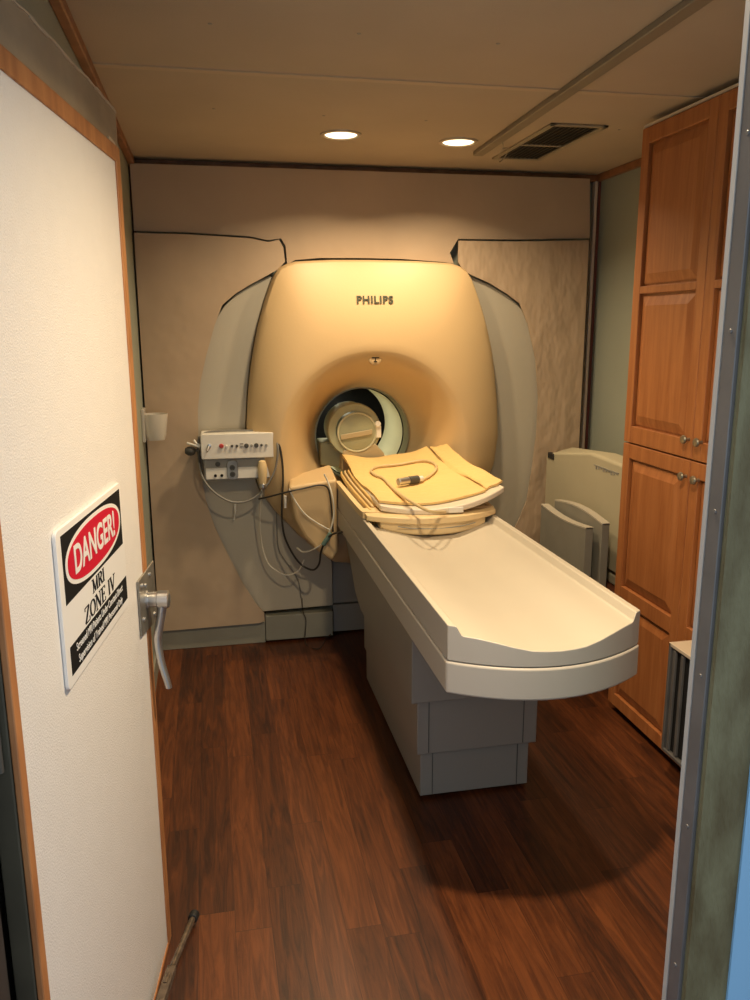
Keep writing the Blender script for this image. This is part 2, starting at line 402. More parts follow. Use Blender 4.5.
# bar on the floor beside the door foot
sb = thing('door_stop_bar', 'narrow metal bar with black rubber tip on the floor at the door foot', 'door stop', (-0.15, 1.888, 0.0))
A = Vector((-0.181, 1.674, 0.045)); B = Vector((-0.158, 1.777, 0.045)); D = Vector((-0.111, 1.962, 0.03)); E0 = Vector((-0.202, 1.576, 0.045))
bm = NB()
def bar(bm, a, b, w, h):
    t = (b-a).normalized(); s = t.cross(Vector((0, 0, 1))).normalized(); u = s.cross(t)
    loft(bm, [[p + s*w*i + u*h*j for i, j in ((-1, -1), (1, -1), (1, 1), (-1, 1))] for p in (a, b)])
bar(bm, E0, B, .011, .010); keep(obj('channel', bm, M_clear, None, bev=.002), sb)
bm = NB(); tube(bm, [B - (D-B)*.3, B, D], .0085, 12, smooth=False); keep(obj('rod', bm, M_clear), sb)
bm = NB(); tube(bm, [D - (D-B).normalized()*.005, D + (D-B).normalized()*.020], .0135, 16, smooth=False); keep(obj('rubber_tip', bm, M_rubber, None, bev=.003, label='black rubber tip'), sb)

# ------------------------------------------------------------------ padded wall covers
def rescale(pts, y0, y1): return [(x*y1/y0, 1.6 + (z-1.6)*y1/y0) for x, z in pts]
def dense(poly, closed=True, step=.03):
    out = []; n = len(poly)
    for i in range(n if closed else n-1):
        a = Vector(poly[i]); b = Vector(poly[(i+1) % n]); k = max(1, int((b-a).length/step))
        out += [tuple(a.lerp(b, j/k)) for j in range(k)]
    return out
def puffy(name, poly, y, th, m, parent=None, amp=.006, inset=.016, depth=.016, seed=0):
    """upholstered slab: rounded rim and a gently uneven face"""
    bm = NB(); vs = [bm.verts.new((x, y+depth, z)) for x, z in poly]; f = bm.faces.new(vs)
    bm.normal_update()
    if f.normal.y > 0: f.normal_flip()
    r = bmesh.ops.inset_region(bm, faces=[f], thickness=inset*.4, depth=depth*.65)
    r = bmesh.ops.inset_region(bm, faces=[f], thickness=inset*.6, depth=depth*.35)
    bmesh.ops.triangulate(bm, faces=[f])
    # back sides
    be = [e for e in bm.edges if e.is_boundary]
    ex = bmesh.ops.extrude_edge_only(bm, edges=be)['geom']
    nv = [g for g in ex if isinstance(g, bmesh.types.BMVert)]
    for v in nv: v.co.y = y+th
    bmesh.ops.contextual_create(bm, geom=[e for e in bm.edges if e.is_boundary])
    return obj(name, bm, m, parent)
padL = rescale([(-.308, 2.016), (-.05, 2.012), (.216, 2.0), (.30, 1.984), (.352, 1.996), (.372, 1.96), (.378, 1.895), (.345, 1.862), (.303, 1.838),
        (.21, 1.79), (.14, 1.748), (.076, 1.696), (.035, 1.60), (-.01, 1.46), (-.045, 1.33), (-.062, 1.2), (-.066, 1.05), (-.060, .88), (-.046, .756), (-.01, .62),
        (.05, .47), (.12, .31), (.180, .20), (.222, .145), (.224, .10), (.195, .090), (-.308, .085)], 4.0, 3.93)
o = puffy('padding_panel', dense(padL), 3.912, .028, M_pad); tag(o, 'left tan padded wall cover beside the scanner, from floor band to upper padding', 'wall padding', None)
padR = rescale([(1.236, 2.005), (1.55, 2.006), (1.930, 2.018), (1.93, .30), (1.46, .30), (1.52, .42), (1.60, .56), (1.645, .676), (1.668, .85), (1.685, 1.03), (1.688, 1.212), (1.665, 1.42), (1.615, 1.60),
        (1.566, 1.705), (1.50, 1.750), (1.40, 1.805), (1.30, 1.845), (1.262, 1.865), (1.236, 1.905)], 4.0, 3.93)
o = puffy('padding_panel', dense(padR), 3.912, .028, M_padR); tag(o, 'right creased tan padded wall cover behind the beige panel and grey boards', 'wall padding', None)
padT = rescale([(-.308, 2.318), (1.93, 2.318), (1.945, 2.030), (1.55, 2.0175), (1.242, 2.016), (1.20, 1.95), (1.222, 1.897), (1.16, 1.905), (.95, 1.917), (.76, 1.919), (.55, 1.917), (.43, 1.906), (.39, 1.885), (.385, 1.97), (.364, 2.004), (.30, 1.995), (.216, 2.011), (-.05, 2.022), (-.308, 2.026)], 4.0, 3.93)
o = puffy('padding_panel', dense(padT), 3.9415, .016, M_pad, depth=.013, inset=.02); tag(o, 'long tan padded wall cover along the ceiling above the scanner', 'wall padding', None)

# ------------------------------------------------------------------ the scanner
sc = thing('mri_scanner', 'large cream MRI scanner with grey side covers built into the padded back wall', 'MRI scanner', (.775, 3.9, 0))
CX, CZ = .772, 1.035
OUT = [(.571,.425),(.41,.566),(.289,.702),(.218,.809),(.176,.96),(.164,1.107),(.180,1.298),(.211,1.486),(.257,1.67),(.312,1.82),(.345,1.868),(.405,1.890),(.58,1.900),(.776,1.902),(.98,1.900),(1.18,1.890),(1.238,1.870),(1.270,1.828),
       (1.336,1.66),(1.388,1.474),(1.422,1.223),(1.433,1.05),(1.415,.90),(1.36,.77),(1.28,.65),(1.16,.53),(1.00,.425),(.78,.40)]
OP = sorted([(math.atan2(z-CZ, x-CX), math.hypot(x-CX, z-CZ)) for x, z in OUT])
def Rout(a):
    L = [(OP[-1][0]-2*PI, OP[-1][1])] + OP + [(OP[0][0]+2*PI, OP[0][1])]
    for (a0, r0), (a1, r1) in zip(L, L[1:]):
        if a0 <= a <= a1:
            t = (a-a0)/(a1-a0)
            # straight chord between outline points
            x = r0*math.cos(a0)*(1-t) + r1*math.cos(a1)*t; z = r0*math.sin(a0)*(1-t) + r1*math.sin(a1)*t
            return math.hypot(x, z)
YE, YFACE, RT_, YT = 3.955, 3.795, .250, 4.135
def Rfun(a):                                          # rim of the funnel, wider towards the bottom
    return .440 + .03*max(0, -math.sin(a)) + .012*abs(math.cos(a))
def profile(a):
    R = Rout(a); F = min(Rfun(a), R-.07); P = [(R, YE+.05), (R, YE-.035), (R-.004, YE-.062), (R-.014, YE-.083)]
    for i in range(1, 13):
        t = i/12; r = (R-.014)*(1-t) + (F+.008)*t
        P.append((r, (YE-.083) + (YFACE-(YE-.083))*math.sin(t*PI/2)**.85))
    n = 22
    for i in range(n+1):
        t = i/n; r = F + (RT_-F)*(t**.80)
        y = YFACE + .003 + (YT-YFACE)*(.36*t + .64*(1-math.cos(t*PI/2)))
        P.append((r, y))
    return P
NA = 144; ang = sorted([-PI + 2*PI*i/NA for i in range(NA)])
P0 = [profile(a) for a in ang]
bm = NB(); rings = []
for k in range(len(P0[0])):
    rings.append([(CX + p[k][0]*math.cos(a), p[k][1], CZ + p[k][0]*math.sin(a)) for a, p in zip(ang, P0)])
loft(bm, rings, True, False)
keep(obj('front_cover', bm, M_cover, None, label='yellowed cream funnel-shaped front cover'), sc)
bm = NB(); lathe(bm, [(RT_+.004, YT-.006), (RT_-.004, YT-.006), (RT_-.006, YT+.10), (RT_+.004, YT+.10)], (CX, 0, CZ), 'y', 72, False)
keep(obj('bore_ring', bm, M_borer, None, label='olive inner ring'), sc)
bm = NB(); lathe(bm, [(RT_-.012, YT+.10), (RT_-.012, YT+.55)], (CX, 0, CZ), 'y', 72, False)
keep(obj('bore_liner', bm, M_bore, None, label='pale liner'), sc)
bm = NB(); lathe(bm, [(RT_-.012, YT+.55), (RT_-.010, YT+.95), (.001, YT+.955)], (CX, 0, CZ), 'y', 72, True)  # black cap added for the darkness past the open end; keeps daylight out
keep(obj('bore_dark_cap', bm, M_boredark, None, label='black cap in place of the dark beyond the bore'), sc)
bm = NB()
for d_ in ((.28, .34, 4.145, 5.2, .5, 1.55), (1.23, 1.29, 4.145, 5.2, .5, 1.55), (.34, 1.23, 4.145, 5.2, .5, .54), (.34, 1.23, 4.145, 5.2, 1.51, 1.55), (.34, 1.23, 5.14, 5.2, .54, 1.51)): bx(bm, *d_)
keep(obj('bore_light_block', bm, M_darkg, None), sc)  # unseen box added behind the wall to block daylight leaking round the bore
# side covers
def circ(a0, a1, n, off=.004):
    out = []
    for i in range(n+1):
        a = a0 + (a1-a0)*i/n
        aa = (a+PI) % (2*PI) - PI
        out.append((CX + (Rout(aa)+off)*math.cos(a), CZ + (Rout(aa)+off)*math.sin(a)))
    return out
s = 3.955/4.0
def ang_of(x, z): return math.atan2(z-CZ, x-CX)
pL = rescale([(.300, 1.832), (.21, 1.785), (.14, 1.743), (.084, 1.690), (.020, 1.60), (-.03, 1.46), (-.065, 1.33), (-.08, 1.2), (-.086, 1.05), (-.08, .88), (-.066, .756), (-.03, .62),
        (.03, .47), (.10, .31), (.16, .20), (.200, .150), (.582, .158), (.582, .385)], 4.0, 3.955)
a1 = ang_of(.571, .42)+2*PI; a0 = ang_of(.315, 1.815)
arc = circ(a1, a0, 40)
bm = NB(); prism(bm, pL + arc, 'y', 3.958, 4.05); keep(obj('side_cover', bm, M_shell, None, bev=.004, label='grey left side cover'), sc)
pR = rescale([(1.268, 1.858), (1.30, 1.838), (1.40, 1.798), (1.50, 1.743), (1.560, 1.698), (1.63, 1.60), (1.68, 1.42), (1.705, 1.212), (1.70, 1.03), (1.685, .85), (1.66, .676), (1.61, .56), (1.535, .42), (1.45, .30), (1.40, .158), (1.05, .158), (1.05, .385)], 4.0, 3.955)
arc = circ(ang_of(1.03, .42), ang_of(1.262, 1.835), 40)
bm = NB(); prism(bm, pR + arc, 'y', 3.958, 4.05); keep(obj('side_cover', bm, M_shell, None, bev=.004, label='grey right side cover'), sc)
for xa, xb in ((.224, .572), (1.05, 1.42)):
    bm = NB(); bx(bm, xa, xb, 3.945, 4.05, .012, .145)
    keep(obj('base_skirt', bm, M_skirt, None, bev=.003, label='grey-green base skirt'), sc)
bm = NB(); bx(bm, .582, 1.04, 4.00, 4.05, .17, .43); keep(obj('recess_panel', bm, M_midg, None, bev=.003), sc)
bm = NB(); bx(bm, .582, 1.04, 4.0, 4.05, .012, .160)
keep(obj('recess_panel', bm, M_midg, None, bev=.003), sc)
# docking shoulders under the bore, either side of the table
def shoulder(sx):
    f = lambda x: CX + sx*(CX - x)*-1 if sx > 0 else 2*CX + .06 - x
    fr = [(.333, .872), (.562, .897), (.562, .545), (.535, .505), (.470, .552), (.405, .625), (.362, .715)]
    bk = [(.360, .880), (.562, .935), (.562, .530), (.545, .455), (.440, .540), (.370, .640), (.335, .760)]
    bm = NB(); loft(bm, [[(x if sx < 0 else 2*CX+.11-x, 3.66, z) for x, z in fr], [(x if sx < 0 else 2*CX+.11-x, 3.88, z) for x, z in bk]])
    return bm
keep(obj('docking_shoulder', shoulder(-1), M_cover, None, bev=.014, seg=3), sc)
keep(obj('docking_shoulder', shoulder(1), M_cover, None, bev=.006), sc)
# lettering and the small round emblem above the bore
def face_y(x, z):
    a = math.atan2(z-CZ, x-CX); r = math.hypot(x-CX, z-CZ); P = profile(a)
    for (r0, y0), (r1, y1) in zip(P[3:-1], P[4:]):
        if r1 <= r <= r0: return y0 + (y1-y0)*(r0-r)/(r0-r1)
    return YFACE
bm = text_bm('PHILIPS', .048, .0013, 1.03, .0018, space=1.12)
zl = 1.714; bmesh.ops.transform(bm, matrix=Matrix.Translation((.776, 0, zl)) @ RT, verts=bm.verts[:])
for v in bm.verts: v.co.y += face_y(v.co.x, v.co.z) - .0035
keep(obj('lettering', bm, M_logo, None, smooth=False, label='dark green block lettering'), sc)
EY = face_y(.776, 1.442)
bm = NB(); lathe(bm, [(.031, .016), (.031, .0), (.027, -.003), (.012, -.004)], (.776, EY, 1.442), 'y', 32)
em = keep(obj('emblem', bm, M_cover, None, label='small round emblem'), sc)
bm = NB(); bx(bm, .758, .794, EY-.007, EY-.0035, 1.446, 1.450); bx(bm, .7745, .7775, EY-.007, EY-.0035, 1.432, 1.448); bx(bm, .768, .784, EY-.007, EY-.0035, 1.428, 1.432)
e2 = keep(obj('emblem_mark', bm, M_ink, None), em)

# ------------------------------------------------------------------ patient table
tb = thing('patient_table', 'long cream patient table with shallow tray top on a grey stepped column', 'examination table', (.83, 2.9, 0))
TX0, TX1, TYF, TYB = .565, 1.100, 1.865, 3.80
def bow(x):                                            # the front end bows out towards the door
    t = (x - (TX0+TX1)/2)/((TX1-TX0)/2); return TYF - .095*(1 - t*t)
def table_slab(prof, zb, y1):
    bm = NB(); n = len(prof)
    fT = [bm.verts.new((x, bow(x)+.0, z)) for x, z in prof]; bT = [bm.verts.new((x, y1, z)) for x, z in prof]
    fB = [bm.verts.new((x, bow(x), zb)) for x, z in prof]; bB = [bm.verts.new((x, y1, zb)) for x, z in prof]
    for i in range(n-1):
        bm.faces.new((fT[i], fT[i+1], bT[i+1], bT[i])); bm.faces.new((fB[i], bB[i], bB[i+1], fB[i+1]))
        bm.faces.new((fT[i], fB[i], fB[i+1], fT[i+1])); bm.faces.new((bT[i], bT[i+1], bB[i+1], bB[i]))
    bm.faces.new((fT[0], bT[0], bB[0], fB[0])); bm.faces.new((fT[-1], fB[-1], bB[-1], bT[-1]))
    return bm
half = [(0, .853), (.016, .853), (.020, .852), (.030, .832), (.036, .829), (.066, .8275), (.11, .820), (.15, .811), (.195, .802), (.23, .800), (.2675, .799)]
prof = [(TX0+d, z) for d, z in half] + [(TX1-d, z) for d, z in half[-2::-1]]
bm = table_slab(prof, .758, TYB)
top_o = keep(obj('tray_top', bm, [M_tabtop, M_tabside], None, bev=.0022, label='cream tray top'), tb)
for f in top_o.data.polygons:
    if f.normal.z < .2 and (f.center.x < TX0+.004 or f.center.x > TX1-.004 or f.center.y < TYF+.02): f.material_index = 1
# recessed line slots along the rails
for x in (TX0+.062, TX1-.064):
    bm = NB(); bx(bm, x-.0015, x+.0015, 2.42, 2.90, .8255, .8275)
    keep(obj('slot', bm, M_midg, None), top_o)
xs = [TX0 + (TX1-TX0)*i/24 for i in range(25)]
bm = table_slab([(x + (.003 if x > .83 else -.003)*(abs(x-.8325) > .26), .7555) for x in xs], .668, TYB)
for v in bm.verts:
    if v.co.y < 2.2: v.co.y -= .004
keep(obj('lower_band', bm, M_tabside, None, bev=.006, seg=3, label='grey lower band'), tb)
# upper body with curved rear, and telescoping column
side = [(2.375, .667), (2.375, .383), (3.30, .383), (3.42, .42), (3.52, .50), (3.62, .57), (3.74, .62), (3.80, .667)]
bm = NB(); prism(bm, side, 'x', .600, 1.070); keep(obj('body', bm, M_tabbase, None, bev=.004), tb)
bm = NB(); bx(bm, .628, 1.055, 2.405, 3.36, .180, .383); cm = keep(obj('upper_column', bm, M_tabbase, None, bev=.003), tb)
bm = NB(); bx(bm, .645, 1.036, 2.425, 3.40, .012, .180); cl = keep(obj('lower_column', bm, M_tabbase, None, bev=.003), tb)
for x in (.668, 1.005):
    bm = NB(); bx(bm, x-.0012, x+.0012, 2.4035, 2.4065, .185, .380)
    keep(obj('panel_joint', bm, M_darkg, None), cm)
for x in (.688, .995):
    bm = NB(); bx(bm, x-.0012, x+.0012, 2.4235, 2.4265, .016, .178)
    keep(obj('panel_joint', bm, M_darkg, None), cl)
bm = NB(); bx(bm, .66, 1.02, 2.45, 3.38, 0, .012); keep(obj('foot', bm, M_black, None), tb)

# cradle on the table
cr = thing('table_cradle', 'yellowed plastic cradle with a curved grip at its front end on the patient table', 'patient cradle', (.83, 3.2, .83))
def bowed(hw, y_end, y_mid, ztop, zbot, y1, lip):
    bm = NB(); n = 28; R = []
    for i in range(n+1):
        t = -1 + 2*i/n; x = .834 + hw*t; yf = y_mid + (y_end-y_mid)*abs(t)**2.2; zt = ztop(t); zb = zbot(t)
        R.append([(x, y1, zb), (x, yf+.012, zb), (x, yf+.003, zb+lip*.4), (x, yf, zb+lip), (x, yf+.001, zt-.004), (x, yf+.005, zt), (x, y1, zt)])
    loft(bm, R); return bm
keep(obj('cradle_body', bowed(.212, 2.965, 2.905, lambda t: .866, lambda t: .805+.022*abs(t)**2.5, 3.74, .012), M_crad, None, bev=.002), cr)
keep(obj('front_lip', bowed(.262, 2.985, 2.892, lambda t: .880, lambda t: .855+.006*t*t-.004, 3.12, .006), M_crad, None, bev=.004, seg=3), cr)
for sx in (-1, 1):                                     # grip wings resting on the rails
    bm = NB()
    pts = [(.834+sx*.20, 3.02, .872), (.834+sx*.245, 3.03, .874), (.834+sx*.262, 3.10, .872), (.834+sx*.262, 3.70, .872)]
    P = spl(pts, 5); loft(bm, [[p + Vector((a, 0, b)) for a, b in ((-.012, -.015), (.012, -.015), (.014, .004), (.008, .011), (-.012, .011))] for p in P])
    keep(obj('grip_rail', bm, M_crad, None, bev=.003), cr)
bm = NB(); tube(bm, [(.68, 2.921, .846), (.74, 2.911, .838), (.834, 2.907, .834), (.93, 2.911, .838), (.99, 2.921, .846)], .0022, 6); keep(obj('grip_groove', bm, M_midg, None), cr)
bm = NB(); bx(bm, .66, 1.0, 3.742, 4.50, .862, .880); keep(obj('bore_board', bm, M_crad, None, bev=.004), cr)

# curved coil board (pale) with the yellow mat on it
th = 0
cb = thing('coil_board', 'pale curved plastic board lying askew on the cradle under the yellow mat', 'coil board', (.885, 3.45, .893), th)
def zc(x): return .905 + .62*(x*x)                    # curve across the board
def board(x0, x1, y0, y1, z, t, bowf=.0, zfn=None, n=24):
    bm = NB(); R = []
    for i in range(n+1):
        x = x0 + (x1-x0)*i/n; zz = (zfn or zc)(x) + z; k = (2*(i/n)-1); yf = y0 + bowf*k*k
        R.append([(x, yf, zz-t), (x, yf, zz), (x, (yf+y1)/2, zz), (x, y1, zz), (x, y1, zz-t), (x, (yf+y1)/2, zz-t)])
    loft(bm, R); return bm
def zl_(x): return .012 + .45*x*x + .10*x
bo = board(-.252, .258, -.515, .34, .002, .024, .085, zl_); obj('board', bo, M_tray, cb, bev=.006, seg=3)
bm = NB(); bx(bm, .0, .06, -.518, -.500, -.008, .014); obj('latch_tab', bm, M_white, cb, bev=.002)
mt = thing('yellow_mat', 'yellow quilted vinyl mat draped over the pale curved board on the table', 'mat', (.885, 3.45, .895), th)
def mat_mesh(x0, x1, y0, y1, t, seed):
    bm = NB(); nx, ny = 28, 30; top = []; bot = []
    for j in range(ny+1):
        v = j/ny; rt = []; rb = []
        for i in range(nx+1):
            u = i/nx; x = x0 + (x1-x0)*u; y = y0 + (y1-y0)*v
            y += -.042*max(0, 1-(x/.25)**2)*(1-v)**2
            if j == 0: y += .006*math.sin(u*9+seed)
            if j == ny: y += .022*math.sin(u*11+seed) 
            if i == 0: x += .006*math.sin(v*9)
            z = zl_(x) + .003 + .035*max(0, v-.55)/.45
            h = t*(1 - .55*max(abs(2*u-1)**8, abs(2*v-1)**10)) + .004*noise.noise((x*9, y*9, seed)) + .008*max(0, v-.8)*5*max(0, math.sin(u*6.5+1))
            rt.append(bm.verts.new((x, y, z+h))); rb.append(bm.verts.new((x, y, z)))
        top.append(rt); bot.append(rb)
    for j in range(ny):
        for i in range(nx):
            bm.faces.new((top[j][i], top[j][i+1], top[j+1][i+1], top[j+1][i])); bm.faces.new((bot[j][i], bot[j+1][i], bot[j+1][i+1], bot[j][i+1]))
    for j in range(ny):
        bm.faces.new((top[j][0], top[j+1][0], bot[j+1][0], bot[j][0])); bm.faces.new((top[j][-1], bot[j][-1], bot[j+1][-1], top[j+1][-1]))
    for i in range(nx):
        bm.faces.new((top[0][i], bot[0][i], bot[0][i+1], top[0][i+1])); bm.faces.new((top[-1][i], top[-1][i+1], bot[-1][i+1], bot[-1][i]))
    return bm
obj('mat_panel', mat_mesh(-.252, .182, -.400, .50, .020, 1), M_mat, mt, label='wide main panel')
obj('mat_panel', mat_mesh(.186, .268, -.385, .47, .018, 5), M_mat, mt, label='narrow right panel')

# thin pads on edge along the left side of the board
for i, (x, z, lab) in enumerate(((.592, .882, 'outermost of three thin folded pads tucked along the left table rail'), (.609, .886, 'middle of three thin folded pads between table rail and yellow mat'), (.627, .890, 'innermost of three thin folded pads, touching the yellow mat'))):
    bm = NB(); P = spl([(x+.012, 3.08+.03*i, z-.006), (x+.004, 3.25, z+.004), (x-.002, 3.5, z+.014), (x+.002, 3.72, z+.022), (x+.012, 3.80, z+.020)], 5)
    loft(bm, [[p + Vector((a, 0, b)) for a, b in ((-.005, -.010), (.003, -.011), (.005, .006), (.001, .010), (-.004, .005))] for p in P])
    tag(obj('folded_pad', bm, M_crad if i % 2 else M_mat, None, bev=.002), lab, 'pad', 'thin pads along the left rail')

# cable with plug on the mat
cp = thing('connector_cable', 'tan cable looped on the yellow mat ending in a grey and black plug', 'cable', (.87, 3.3, .94))
pts = [(0.865, 2.915, 0.895), (0.768, 2.783, 0.945), (0.741, 2.944, 0.95), (0.728, 3.163, 0.951), (0.736, 3.453, 0.953), (0.718, 3.522, 0.955), (0.714, 3.619, 0.957), (0.772, 3.691, 0.957), (0.871, 3.697, 0.957), (0.978, 3.696, 0.958), (1.013, 3.608, 0.957), (0.995, 3.507, 0.956), (0.94, 3.409, 0.957), (0.874, 3.333, 0.96)]
pts = [Vector(p) for p in pts]
for p in pts[1:]:
    v_ = (p.y-3.05)/.90; p.z = .895 + zl_(p.x-.885) + .003 + .020 + .0085 + .035*max(0, v_-.55)/.45
bm = NB(); tube(bm, pts, .0062, 10, 8); keep(obj('cable', bm, M_cabt), cp)
a = pts[-1] + Vector((0, 0, .010)); b = a + Vector((0.768, 3.296, 0.958)) - Vector((0.877, 3.346, 0.962)); b.z = a.z; d = (b-a)
bm = NB(); tube(bm, [a - d*.12, a + d*.10], .0125, 16, smooth=False); keep(obj('plug_collar', bm, M_white, None, bev=.002), cp)
bm = NB(); tube(bm, [a + d*.10, a + d*.52], .0175, 20, smooth=False); keep(obj('plug_grip', bm, M_darkg, None, bev=.002, label='black ribbed grip'), cp)
bm = NB(); tube(bm, [a + d*.52, a + d*1.0], .0158, 20, smooth=False); keep(obj('plug_barrel', bm, M_steel, None, bev=.003, label='silver barrel'), cp)

# head coil inside the bore
hc = thing('head_coil', 'round olive clear-plastic head coil standing in the mouth of the bore', 'head coil', (.70, 4.05, .88))
HX, HZ = .700, 1.085
bm = NB(); lathe(bm, [(.095, 3.970), (.130, 3.968), (.135, 3.974), (.135, 4.02), (.128, 4.025), (.128, 4.16), (.118, 4.16), (.118, 4.0), (.095, 3.985), (.095, 3.970)], (HX, 0, HZ), 'y', 48, False)
bmesh.ops.remove_doubles(bm, verts=bm.verts[:], dist=.0001)
keep(obj('outer_ring', bm, M_coil), hc)
bm = NB(); lathe(bm, [(.001, 3.962), (.088, 3.961), (.094, 3.964), (.094, 4.14), (.001, 4.14)], (HX+.012, 0, HZ-.01), 'y', 48, True); keep(obj('inner_drum', bm, M_coil), hc)
bm = NB()
for i in range(48):
    a0_, a1_ = 2*PI*i/48, 2*PI*(i+1)/48
tor = [[(HX+.012 + (.097+.005*math.cos(q))*math.cos(a), 3.963+.005*math.sin(q), HZ-.01 + (.097+.005*math.cos(q))*math.sin(a)) for q in [2*PI*k/8 for k in range(8)]] for a in [2*PI*i/48 for i in range(49)]]
loft(bm, tor, True, False); keep(obj('front_hoop', bm, M_coilh), hc)
bm = NB(); prism(bm, [(HX-.072, HZ-.045), (HX+.088, HZ-.022), (HX+.088, HZ+.004), (HX-.072, HZ-.020)], 'y', 3.953, 3.960); keep(obj('cross_band', bm, M_coilt, None, bev=.002), hc)
bm = NB(); prism(bm, [(HX-.070, .882), (HX+.165, .882), (HX+.150, .965), (HX+.105, 1.015), (HX-.060, .985)], 'y', 3.962, 4.20); keep(obj('coil_base', bm, M_coilt, None, bev=.006), hc)
bm = NB(); lathe(bm, [(.014, 0), (.014, .03)], (HX+.118, 3.95, HZ+.03), 'y', 16); bx(bm, HX+.105, HX+.135, 3.96, 4.0, HZ-.04, HZ+.02); keep(obj('latch', bm, M_white, None, bev=.002), hc)
bm = NB(); prism(bm, [(CX-.236, .90), (CX-.115, .885), (CX-.115, 1.0), (CX-.150, 1.02), (CX-.236, 1.02)], 'y', 4.04, 4.20)
tag(obj('coil_side_block', bm, M_coil, None, bev=.006), 'small olive block in the bore opening left of the head coil', 'coil part')

# ------------------------------------------------------------------ control box on the left side cover
bxo = thing('control_box', 'white and grey wall-mounted control box with knobs and red button on the left side cover', 'control box', (.12, 3.9, .88))
k = 3.80/3.85
def U(zx, zy): return (-.0543 + (zx-135)*.000741, 1.1105 - (zy-115)*.00084)     # face layout
bm = NB(); prism(bm, rrect(-.054, .290, .990, 1.108, .010), 'y', 3.800, 3.94); keep(obj('upper_housing', bm, M_white, None, bev=.003, label='cream upper housing'), bxo)
bm = NB(); prism(bm, rrect(-.044, .284, .885, .989, .006), 'y', 3.822, 3.955); keep(obj('lower_housing', bm, M_midg, None, bev=.003, label='grey lower housing'), bxo)
bm = NB(); bx(bm, -.036, .276, 3.8185, 3.8218, .893, .945); keep(obj('label_strip', bm, M_white, None), bxo)
bm = NB(); x, z = U(187, 183); lathe(bm, [(.010, 0), (.010, -.006), (.005, -.007)], (x, 3.800, z), 'y', 16); tube(bm, [(x, 3.797, z), (x-.010, 3.775, z-.020)], .004, 8, smooth=False)
keep(obj('toggle_switch', bm, M_steel, None), bxo)
bm = NB(); x, z = U(262, 185); lathe(bm, [(.0105, 0), (.0105, -.006), (.007, -.010)], (x, 3.800, z), 'y', 20); keep(obj('red_button', bm, M_redb, None, label='red round button'), bxo)
for zx, r, m in ((295, .005, M_white), (328, .0062, M_darkg), (358, .0062, M_darkg), (418, .0105, M_darkg), (450, .006, M_midg), (480, .0105, M_darkg), (512, .0062, M_darkg), (543, .006, M_midg)):
    x, z = U(zx, 187); bm = NB(); lathe(bm, [(r, 0), (r, -.008), (r*.8, -.010)], (x, 3.800, z), 'y', 16)
    keep(obj('button' if r < .01 else 'knob', bm, m), bxo)
bm = NB(); x, z = U(388, 176); bx(bm, x-.008, x+.008, 3.7975, 3.8005, z-.003, z+.003); x, z = U(388, 192); bx(bm, x-.008, x+.008, 3.7975, 3.8005, z-.003, z+.003); keep(obj('rocker', bm, M_midg), bxo)
bm = NB(); x, z = U(235, 290); lathe(bm, [(.012, 0), (.012, -.005), (.008, -.006)], (x, 3.822, z), 'y', 16); keep(obj('socket', bm, M_darkg), bxo)
for zx in (217, 257):
    bm = NB(); x, z = U(zx, 355); lathe(bm, [(.007, 0), (.007, -.004), (.003, -.005)], (x, 3.8185, z), 'y', 14); keep(obj('socket', bm, M_ink), bxo)
x, z = U(325, 325); bm = NB(); prism(bm, rrect(x-.026, x+.026, z-.047, z+.047, .020), 'y', 3.812, 3.822); pg = keep(obj('port_plate', bm, M_steelp, None, bev=.002), bxo)
bm = NB(); 
for dz in (-.02, .012):
    lathe(bm, [(.013, 0), (.013, -.004), (.009, -.005), (.009, -.001)], (x, 3.812, z+dz), 'y', 18)
keep(obj('port', bm, M_darkg), pg)
bm = NB(); bx(bm, .0, .23, 3.94, 3.957, .92, 1.08); keep(obj('mounting_plate', bm, M_darkg), bxo)
# probe hanging on the box
x, z = U(512, 270)
pb = thing('handheld_probe', 'beige cylindrical handset hanging on the right of the control box', 'handset', (x, 3.79, .90))
bm = NB(); lathe(bm, [(.006, .955+.024), (.016, .955+.020), (.0215, .955), (.0225, .925), (.020, .895), (.016, .868), (.008, .862)], (x, 3.790, 0), 'z', 24); keep(obj('handset_body', bm, M_crad), pb)
bm = NB(); lathe(bm, [(.013, .870), (.017, .866), (.017, .850), (.010, .842), (.006, .815), (.004, .80)], (x, 3.790, 0), 'z', 14); keep(obj('strain_relief', bm, M_steel), pb)
bm = NB(); bx(bm, x-.014, x+.014, 3.80, 3.8215, .90, .93); keep(obj('clip', bm, M_midg), pb)
# bulb and fittings on the left of the box
qb = thing('squeeze_bulb', 'dark rubber bulb with white plastic fittings hanging at the left end of the control box', 'squeeze bulb', (-.10, 3.84, 1.02))
c = Vector((-0.103, 3.84, 1.027)); bm = NB(); lathe(bm, [(.002, -.026), (.013, -.024), (.021, -.012), (.023, 0), (.020, .013), (.012, .022), (.002, .025)], tuple(c), 'x', 20); keep(obj('bulb', bm, M_darkg), qb)
bm = NB(); tube(bm, [(-0.116, 3.83, 1.066), (-0.085, 3.82, 1.057), (-0.058, 3.82, 1.047)], .0055, 8); tube(bm, [(-0.084, 3.83, 1.079), (-0.071, 3.82, 1.062), (-0.044, 3.83, 1.05)], .005, 8); keep(obj('fitting', bm, M_white), qb)
bm = NB(); tube(bm, [c + Vector((.012, 0, 0)), c + Vector((.035, .005, .0)), (-0.065, 3.84, 1.007), (-0.063, 3.85, 0.957), (-0.056, 3.88, 0.904)], .006, 8); keep(obj('hose', bm, M_darkg), qb)

